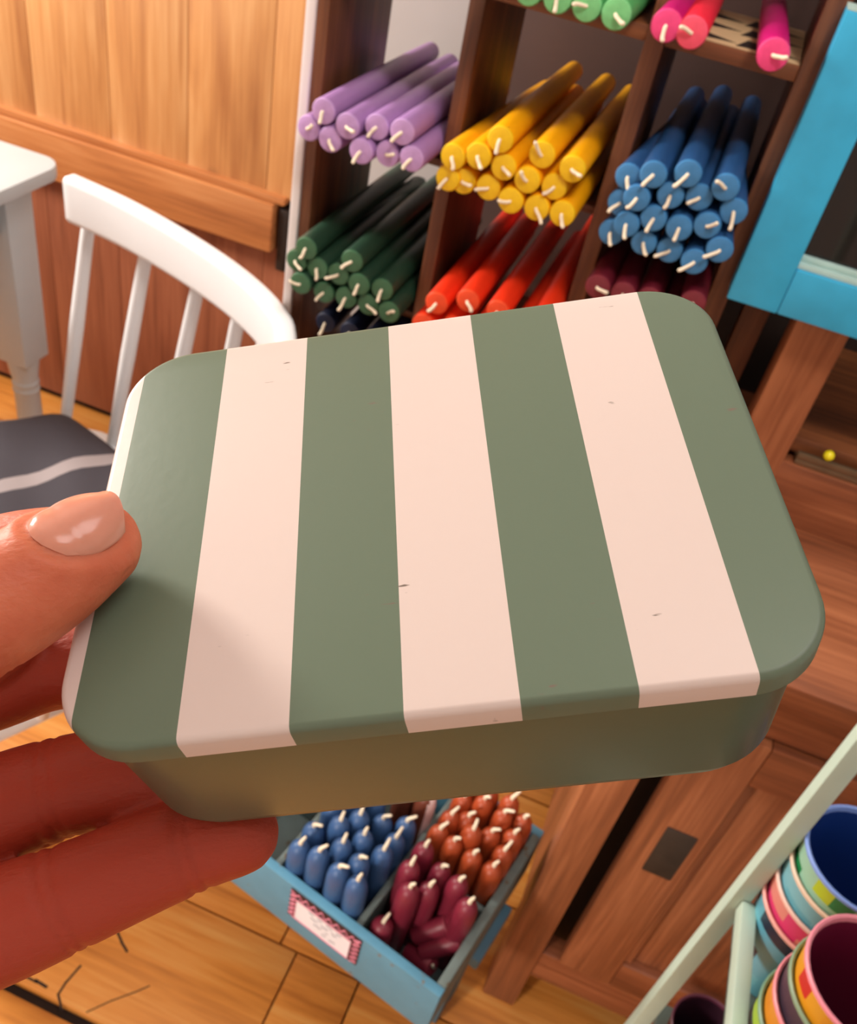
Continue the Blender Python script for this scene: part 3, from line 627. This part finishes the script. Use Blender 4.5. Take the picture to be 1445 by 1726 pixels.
for b_, f_ in ((-0.16, -0.19), (-0.16, 0.19), (0.22, -0.17), (0.22, 0.17)):
    a = cw_(b_, f_, seat_z - 0.02); e = cw_(b_ * 1.25, f_ * 1.25, 0.0)
    MB().tube([a, a.lerp(e, 0.25), a.lerp(e, 0.5), a.lerp(e, 0.97)], [0.016, 0.02, 0.022, 0.013], 14).build('leg', M['white_gloss'], AC, 0, True)
mc, N, L, bs = new_mat('striped_cushion_cloth')
tc = N.new('ShaderNodeTexCoord'); sp = N.new('ShaderNodeSeparateXYZ'); L.new(tc.outputs['Object'], sp.inputs[0])
wv = N.new('ShaderNodeMath'); wv.operation = 'MULTIPLY_ADD'; wv.inputs[1].default_value = 1 / 0.165; wv.inputs[2].default_value = 11.25; L.new(sp.outputs['X'], wv.inputs[0])
fc = N.new('ShaderNodeMath'); fc.operation = 'FRACT'; L.new(wv.outputs[0], fc.inputs[0])
lt = N.new('ShaderNodeMath'); lt.operation = 'LESS_THAN'; lt.inputs[1].default_value = 0.15; L.new(fc.outputs[0], lt.inputs[0])
mx = N.new('ShaderNodeMix'); mx.data_type = 'RGBA'; L.new(lt.outputs[0], mx.inputs[0]); mx.inputs[6].default_value = lin((58, 54, 62)); mx.inputs[7].default_value = lin((150, 140, 142))
L.new(mx.outputs[2], bs.inputs['Base Color']); bs.inputs['Roughness'].default_value = 0.9
nz = N.new('ShaderNodeTexNoise'); nz.inputs['Scale'].default_value = 400; bp = N.new('ShaderNodeBump'); bp.inputs['Strength'].default_value = 0.2; bp.inputs['Distance'].default_value = 0.001
L.new(tc.outputs['Object'], nz.inputs['Vector']); L.new(nz.outputs['Fac'], bp.inputs['Height']); L.new(bp.outputs['Normal'], bs.inputs['Normal'])
cuM = Matrix.Translation(cw_(0.0, 0.0, seat_z)) @ Matrix((tuple((CB.x, -CF.x, 0, 0)), (CB.y, -CF.y, 0, 0), (0, 0, 1, 0), (0, 0, 0, 1)))
m = MB(); G = 28
for side in (1, -1):
    vs = []
    for i in range(G + 1):
        for j in range(G + 1):
            u, v = -1 + 2 * i / G, -1 + 2 * j / G
            su = u * math.sqrt(1 - v * v * 0.22) * 0.205; sv = v * math.sqrt(1 - u * u * 0.22) * 0.225
            e = max(0.0, (1 - abs(u) ** 6) * (1 - abs(v) ** 6)) ** 0.5
            wr = 0.0035 * math.sin(14 * v + 5 * u) * e
            vs.append((su, sv, 0.030 + (0.034 * e + wr if side > 0 else -0.0295 * e)))
    m.add(vs, [(i * (G + 1) + j, (i + 1) * (G + 1) + j, (i + 1) * (G + 1) + j + 1, i * (G + 1) + j + 1) for i in range(G) for j in range(G)])
cu = m.build('seat_cushion', mc, None, 0, True); cu.matrix_world = cuM
tag(cu, 'charcoal cushion with grey stripes on the white armchair seat', 'cushion')

# ------------------------------------------------------------------ white side table
TB = root('white_table', (-1.25, 0.85, 0.0), 'white painted table with turned leg at the left edge of the picture', 'table')
tz = H - 0.60; tc1 = at_z(76, 282, tz); tx1, ty1 = tc1.x + 0.01, tc1.y + 0.04; tx0, ty0 = tx1 - 0.62, ty1 - 0.34
def rrect(x0, y0, x1, y1, r, n=8):
    out = []
    for cx_, cy_, a0 in ((x1 - r, y1 - r, 0), (x0 + r, y1 - r, 90), (x0 + r, y0 + r, 180), (x1 - r, y0 + r, 270)):
        for i in range(n + 1):
            a = math.radians(a0 + 90 * i / n); out.append((cx_ + r * math.cos(a), cy_ + r * math.sin(a)))
    return out
MB().prism(rrect(tx0, ty0, tx1, ty1, 0.04), tz - 0.022, tz).build('table_top', M['table_white'], TB, 0.005)
for lo, hi in (((tx0 + 0.05, ty1 - 0.075, tz - 0.10), (tx1 - 0.05, ty1 - 0.055, tz - 0.022)), ((tx0 + 0.05, ty0 + 0.055, tz - 0.10), (tx1 - 0.05, ty0 + 0.075, tz - 0.022)), ((tx1 - 0.075, ty0 + 0.075, tz - 0.10), (tx1 - 0.055, ty1 - 0.075, tz - 0.022)), ((tx0 + 0.055, ty0 + 0.075, tz - 0.10), (tx0 + 0.075, ty1 - 0.075, tz - 0.022))):
    boxp('apron', M['table_white'], lo, hi, TB, 0.002)
for xx in (tx0 + 0.07, tx1 - 0.07):
    for yy in (ty0 + 0.07, ty1 - 0.07):
        lg = MB().box((xx - 0.030, yy - 0.030, tz - 0.34), (xx + 0.030, yy + 0.030, tz - 0.022))
        lg.lathe([(0.017, 0), (0.014, 0.02), (0.017, 0.10), (0.022, 0.26), (0.0215, tz - 0.41), (0.0235, tz - 0.405), (0.0215, tz - 0.40), (0.0235, tz - 0.39), (0.0215, tz - 0.385), (0.025, tz - 0.36), (0.028, tz - 0.34)], 20, None, (xx, yy, 0))
        lg.build('leg', M['table_white'], TB, 0.0012)

# ------------------------------------------------------------------ striped tin in the hand (local u along the long side, v away, h up from the lid top)
TINM = Matrix(((0.8838, -0.4146, -0.2169, -0.0630), (0.3550, 0.8961, -0.2664, 0.0642), (0.3049, 0.1585, 0.9391, H - 0.1267), (0, 0, 0, 1)))
TL, TW, TH = 0.120, 0.0909, 0.038
U1, S1 = 0.02067, 0.017274
tin = root('striped_tin', TINM @ Matrix.Translation((TL / 2, TW / 2, -TH)), 'sage green and cream striped rectangular tin held up in a hand', 'tin')
OFF = Vector((-TL / 2, -TW / 2, TH))
def ring_mesh(rings, n=14, cap0=True, cap1=True):
    m = MB(); N_ = 4 * (n + 1)
    for ins, h, r in rings:
        for p in rrect(ins, ins, TL - ins, TW - ins, max(r - ins, 0.002), n): m.v.append(Vector((p[0], p[1], h)) + OFF)
    for i in range(len(rings) - 1):
        for k in range(N_): m.f.append([i * N_ + k, i * N_ + (k + 1) % N_, (i + 1) * N_ + (k + 1) % N_, (i + 1) * N_ + k]); m.m.append(0)
    if cap0: m.f.append(list(range(N_))[::-1]); m.m.append(0)
    if cap1: m.f.append([(len(rings) - 1) * N_ + k for k in range(N_)]); m.m.append(0)
    return m
ml, N, L, bs = new_mat('enamel_stripes')
tc = N.new('ShaderNodeTexCoord'); sp = N.new('ShaderNodeSeparateXYZ'); L.new(tc.outputs['Object'], sp.inputs[0])
q1 = N.new('ShaderNodeMath'); q1.operation = 'MULTIPLY_ADD'; q1.inputs[1].default_value = 0.5 / S1; q1.inputs[2].default_value = (TL / 2 - U1) * 0.5 / S1 + 4; L.new(sp.outputs['X'], q1.inputs[0])
q2 = N.new('ShaderNodeMath'); q2.operation = 'FRACT'; L.new(q1.outputs[0], q2.inputs[0])
q3 = N.new('ShaderNodeMath'); q3.operation = 'LESS_THAN'; q3.inputs[1].default_value = 0.5; L.new(q2.outputs[0], q3.inputs[0])
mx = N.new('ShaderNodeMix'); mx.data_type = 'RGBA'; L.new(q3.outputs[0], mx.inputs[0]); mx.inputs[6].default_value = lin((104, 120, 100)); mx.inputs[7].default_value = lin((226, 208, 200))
ns = N.new('ShaderNodeTexNoise'); ns.inputs['Scale'].default_value = 55; ns.inputs['Detail'].default_value = 7; L.new(tc.outputs['Object'], ns.inputs['Vector'])
mp = N.new('ShaderNodeMapping'); mp.inputs['Scale'].default_value = (260, 900, 260); mp.inputs['Rotation'].default_value = (0, 0, 0.5); L.new(tc.outputs['Object'], mp.inputs['Vector'])
sc_ = N.new('ShaderNodeTexNoise'); sc_.inputs['Scale'].default_value = 1.0; sc_.inputs['Detail'].default_value = 2; L.new(mp.outputs['Vector'], sc_.inputs['Vector'])
mm = N.new('ShaderNodeMath'); mm.operation = 'MULTIPLY'; L.new(ns.outputs['Fac'], mm.inputs[0]); L.new(sc_.outputs['Fac'], mm.inputs[1])
rp = N.new('ShaderNodeValToRGB'); rp.color_ramp.elements[0].position = 0.44; rp.color_ramp.elements[1].position = 0.49; L.new(mm.outputs[0], rp.inputs['Fac'])
m2 = N.new('ShaderNodeMix'); m2.data_type = 'RGBA'; L.new(rp.outputs['Color'], m2.inputs[0]); L.new(mx.outputs[2], m2.inputs[6]); m2.inputs[7].default_value = lin((120, 104, 92))
L.new(m2.outputs[2], bs.inputs['Base Color']); bs.inputs['Roughness'].default_value = 0.38; bs.inputs['Specular IOR Level'].default_value = 0.4
nb = N.new('ShaderNodeTexNoise'); nb.inputs['Scale'].default_value = 420; L.new(tc.outputs['Object'], nb.inputs['Vector'])
bp = N.new('ShaderNodeBump'); bp.inputs['Strength'].default_value = 0.04; bp.inputs['Distance'].default_value = 0.0005; L.new(nb.outputs['Fac'], bp.inputs['Height']); L.new(bp.outputs['Normal'], bs.inputs['Normal'])
CRN = 0.0135
lid = ring_mesh([(0.0012, -0.0055, CRN), (0.0004, -0.0055, CRN), (0.0, -0.0050, CRN), (0.0, -0.0012, CRN), (0.00025, -0.0005, CRN), (0.0007, -0.0001, CRN), (0.0013, 0.0, CRN)])
lid.build('lid', ml, tin, 0, True, local=True)
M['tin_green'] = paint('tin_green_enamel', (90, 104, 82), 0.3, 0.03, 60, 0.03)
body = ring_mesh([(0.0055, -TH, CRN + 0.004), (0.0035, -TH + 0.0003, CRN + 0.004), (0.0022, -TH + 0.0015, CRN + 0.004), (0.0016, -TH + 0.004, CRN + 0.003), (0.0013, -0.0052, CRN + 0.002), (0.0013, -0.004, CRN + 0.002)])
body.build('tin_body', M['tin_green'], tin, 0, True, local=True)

# ------------------------------------------------------------------ the hand (one continuous skin, in the tin's lid frame)
ms, N, L, bs = new_mat('skin')
tc = N.new('ShaderNodeTexCoord')
ns = N.new('ShaderNodeTexNoise'); ns.inputs['Scale'].default_value = 90; ns.inputs['Detail'].default_value = 6; L.new(tc.outputs['Object'], ns.inputs['Vector'])
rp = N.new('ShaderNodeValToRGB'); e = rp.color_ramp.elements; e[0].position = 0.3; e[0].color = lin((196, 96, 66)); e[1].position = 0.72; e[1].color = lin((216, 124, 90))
L.new(ns.outputs['Fac'], rp.inputs['Fac'])
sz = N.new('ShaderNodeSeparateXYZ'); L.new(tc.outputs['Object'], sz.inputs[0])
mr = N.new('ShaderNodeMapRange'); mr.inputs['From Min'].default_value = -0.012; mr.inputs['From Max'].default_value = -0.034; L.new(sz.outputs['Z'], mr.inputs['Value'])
mq = N.new('ShaderNodeMix'); mq.data_type = 'RGBA'; L.new(mr.outputs['Result'], mq.inputs[0]); L.new(rp.outputs['Color'], mq.inputs[6]); mq.inputs[7].default_value = lin((176, 68, 46))  # lower skin painted darker red, standing in for shade under the tin
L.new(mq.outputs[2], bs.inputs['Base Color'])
bs.inputs['Roughness'].default_value = 0.52; bs.inputs['Specular IOR Level'].default_value = 0.35; bs.inputs['Subsurface Weight'].default_value = 0.35; bs.inputs['Subsurface Radius'].default_value = (0.006, 0.0018, 0.001); bs.inputs['Subsurface Scale'].default_value = 1.0
mp = N.new('ShaderNodeMapping'); mp.inputs['Scale'].default_value = (420, 900, 700); L.new(tc.outputs['Object'], mp.inputs['Vector'])
vf = N.new('ShaderNodeTexNoise'); vf.inputs['Scale'].default_value = 1; vf.inputs['Detail'].default_value = 4; L.new(mp.outputs['Vector'], vf.inputs['Vector'])
bp = N.new('ShaderNodeBump'); bp.inputs['Strength'].default_value = 0.5; bp.inputs['Distance'].default_value = 0.0005; L.new(vf.outputs['Fac'], bp.inputs['Height']); L.new(bp.outputs['Normal'], bs.inputs['Normal'])
hm = MB()
def chain(pts, n=22):
    P = [Vector(p[:3]) for p in pts]; R_ = [p[3] for p in pts]; q, rr = [], []
    S = smooth_path(P, 6); RS = smooth_path([Vector((r, 0, 0)) for r in R_], 6)
    hm.tube(S, [v.x for v in RS], n)
THUMB = [(0.0052, 0.033, 0.0088, 0.0083), (0.0007, 0.0285, 0.01, 0.0096), (-0.0065, 0.0215, 0.0112, 0.01), (-0.0188, 0.011, 0.0135, 0.0104), (-0.03624, -0.0027, 0.012, 0.0108), (-0.05824, -0.0137, 0.004, 0.0125), (-0.09524, -0.0197, -0.012, 0.018), (-0.13024, -0.0297, -0.022, 0.02)]
RING = [(0.0160, 0.0040, -0.0470, 0.0080), (0.0090, 0.0036, -0.0476, 0.0089), (0.0, 0.0012, -0.0480, 0.0094), (-0.0127, -0.0030, -0.0484, 0.0099), (-0.0290, -0.0082, -0.0485, 0.0109), (-0.052, -0.0175, -0.044, 0.0112), (-0.078, -0.031, -0.036, 0.0125), (-0.145, -0.045, -0.034, 0.019)]
MIDL = [(0.026, 0.0215, -0.0470, 0.0082), (0.006, 0.0195, -0.0476, 0.0090), (-0.0162, 0.0184, -0.0474, 0.0101), (-0.0341, 0.0142, -0.0468, 0.0109), (-0.056, 0.003, -0.041, 0.0112), (-0.080, -0.007, -0.031, 0.0130), (-0.145, -0.038, -0.030, 0.020)]
INDX = [(0.018, 0.0450, -0.0468, 0.0080), (-0.006, 0.0440, -0.0472, 0.0088), (-0.0265, 0.0450, -0.0450, 0.0094), (-0.0385, 0.0408, -0.0420, 0.0100), (-0.058, 0.028, -0.032, 0.0108), (-0.076, 0.018, -0.024, 0.0130), (-0.140, -0.028, -0.026, 0.020)]
LITL = [(-0.058, -0.050, -0.080, 0.0072), (-0.048, -0.054, -0.072, 0.0080), (-0.046, -0.056, -0.060, 0.0085), (-0.060, -0.053, -0.047, 0.0092), (-0.078, -0.052, -0.042, 0.0115), (-0.145, -0.056, -0.038, 0.018)]
for c in (THUMB, RING, MIDL, INDX, LITL): chain(c)
chain([(-0.135, -0.030, -0.028, 0.022), (-0.165, -0.048, -0.032, 0.024), (-0.22, -0.075, -0.042, 0.027), (-0.32, -0.125, -0.066, 0.036), (-0.40, -0.165, -0.086, 0.041)])
chain([(-0.066, -0.006, -0.006, 0.011), (-0.074, 0.010, -0.016, 0.012)])
chain([(-0.0145, 0.0555, -0.0170, 0.0085), (-0.028, 0.0535, -0.0170, 0.0098), (-0.045, 0.046, -0.0190, 0.0112), (-0.076, 0.022, -0.023, 0.013)])
chain([(-0.036, 0.0445, -0.030, 0.0105), (-0.055, 0.034, -0.027, 0.0115), (-0.076, 0.020, -0.024, 0.013)])
tmp = hm.build('hand_volume', ms)
rm = tmp.modifiers.new('r', 'REMESH'); rm.mode = 'VOXEL'; rm.voxel_size = 0.00085; rm.use_smooth_shade = True
dg = bpy.context.evaluated_depsgraph_get(); dg.update()
hme = bpy.data.meshes.new_from_object(tmp.evaluated_get(dg)); hme.name = 'hand'
bpy.data.objects.remove(tmp)
bm = bmesh.new(); bm.from_mesh(hme)
for k in range(6): bmesh.ops.smooth_vert(bm, verts=bm.verts, factor=0.5, use_axis_x=True, use_axis_y=True, use_axis_z=True)
bm.normal_update()
def crease(p, ax, depth, wd, reach=0.014):
    p, ax = Vector(p), Vector(ax).normalized()
    for v in bm.verts:
        d = v.co - p
        if d.length_squared < reach * reach:
            s = d.dot(ax) / wd
            if abs(s) < 3: v.co -= v.normal * depth * math.exp(-s * s)
for p, ax in (((0.0085, 0.0028, -0.048), (0.95, 0.2, 0)), ((0.0065, 0.0024, -0.048), (0.95, 0.12, 0)), ((-0.016, -0.0045, -0.0485), (0.93, 0.36, 0)), ((-0.0185, -0.0055, -0.0485), (0.93, 0.42, 0)), ((-0.021, 0.017, -0.047), (0.97, 0.2, 0)), ((-0.0235, 0.0165, -0.047), (0.97, 0.25, 0))):
    crease(p, ax, 0.00045, 0.0007)
tax = (0.70, 0.68, -0.15)
for k in range(4): crease((-0.0085 - 0.0016 * k, 0.0188 - 0.0016 * k, 0.0115), (tax[0], tax[1] + 0.12 * (k % 2), tax[2]), 0.00022, 0.0005, 0.0125)
bm.normal_update()
# nail: a thin curved plate let into the back of the thumb tip
def camloc(): return TINM.inverted() @ EYE
a_ = (Vector(THUMB[0][:3]) - Vector(THUMB[2][:3])).normalized()
pc = Vector((0.0014, 0.0295, 0.0099)) + a_ * 0.0044
view = (camloc() - pc).normalized(); upi = (TINM.to_3x3().inverted() @ uy).normalized()
nr = view * 0.76 + upi * 0.72; nr = (nr - a_ * nr.dot(a_)).normalized(); sd = a_.cross(nr).normalized()
NL, NWD = 0.0074, 0.0062
def nail_uv(v):
    d = v - pc; return d.dot(a_) / NL, d.dot(sd) / NWD, d.dot(nr)
for v in bm.verts:      # nail bed: a shallow groove round the plate
    x, y, h = nail_uv(v.co)
    if h > 0 and abs(x) < 1.7 and abs(y) < 1.7:
        rr = (abs(x) ** 2.6 + abs(y) ** 2.6) ** (1 / 2.6)
        v.co -= v.normal * 0.00055 * math.exp(-((rr - 1.0) / 0.10) ** 2)
        if 1.1 < rr < 1.6 and x < 0.4: v.co += v.normal * 0.00035 * math.exp(-((rr - 1.28) / 0.13) ** 2)
bm.to_mesh(hme)
hme.polygons.foreach_set('use_smooth', [True] * len(hme.polygons))
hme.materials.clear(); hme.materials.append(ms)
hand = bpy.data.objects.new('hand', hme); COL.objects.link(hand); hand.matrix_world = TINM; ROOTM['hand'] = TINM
tag(hand, 'left hand reaching in from the left, gripping the striped tin between thumb and fingers', 'hand')
tree = BVHTree.FromBMesh(bm)
m = MB(); NU, NV = 20, 16; vs = []; ok = {}; base = {}
for i in range(NU + 1):
    for j in range(NV + 1):
        u, v = -1 + 2 * i / NU, -1 + 2 * j / NV
        # square to superellipse
        su = u * (1 - 0.30 * v * v) ; sv = v * (1 - 0.26 * u * u * (1.0 if u > 0 else 0.8))
        p0 = pc + a_ * su * NL + sd * sv * NWD
        hit = tree.ray_cast(p0 + nr * 0.03, -nr)
        hgt = (hit[0] - p0).dot(nr) if hit[0] else -1.0
        if u <= -0.25: base[j] = hgt
        else: hgt = max(hgt, base[j] - 0.0011 * (u + 0.25) ** 2)     # the plate runs on straight over the finger tip
        p = p0 + nr * hgt
        e = 1 - max(abs(u), abs(v)) ** 4
        vs.append(p + nr * (0.00022 + 0.00035 * e + (0.0003 if u > 0.9 else 0)))
nn = len(vs); back = [p - nr * 0.0007 for p in vs]; W_ = NV + 1
fs = [(i * W_ + j, (i + 1) * W_ + j, (i + 1) * W_ + j + 1, i * W_ + j + 1) for i in range(NU) for j in range(NV)]
rimi = [i * W_ for i in range(NU + 1)] + [NU * W_ + j for j in range(1, W_)] + [i * W_ + NV for i in range(NU - 1, -1, -1)] + [j for j in range(NV - 1, 0, -1)]
fs += [tuple(nn + k for k in f[::-1]) for f in fs] + [(rimi[k], rimi[(k + 1) % len(rimi)], nn + rimi[(k + 1) % len(rimi)], nn + rimi[k]) for k in range(len(rimi))]
m.add(vs + back, fs)
M['nail'] = paint('thumb_nail', (226, 150, 126), 0.2, 0.05, 200, sss=0.25, sssr=(0.003, 0.001, 0.0008))
nl = m.build('thumb_nail', M['nail'], hand, 0, True, local=True); nl['label'] = 'pale pink thumb nail'
bm.free()
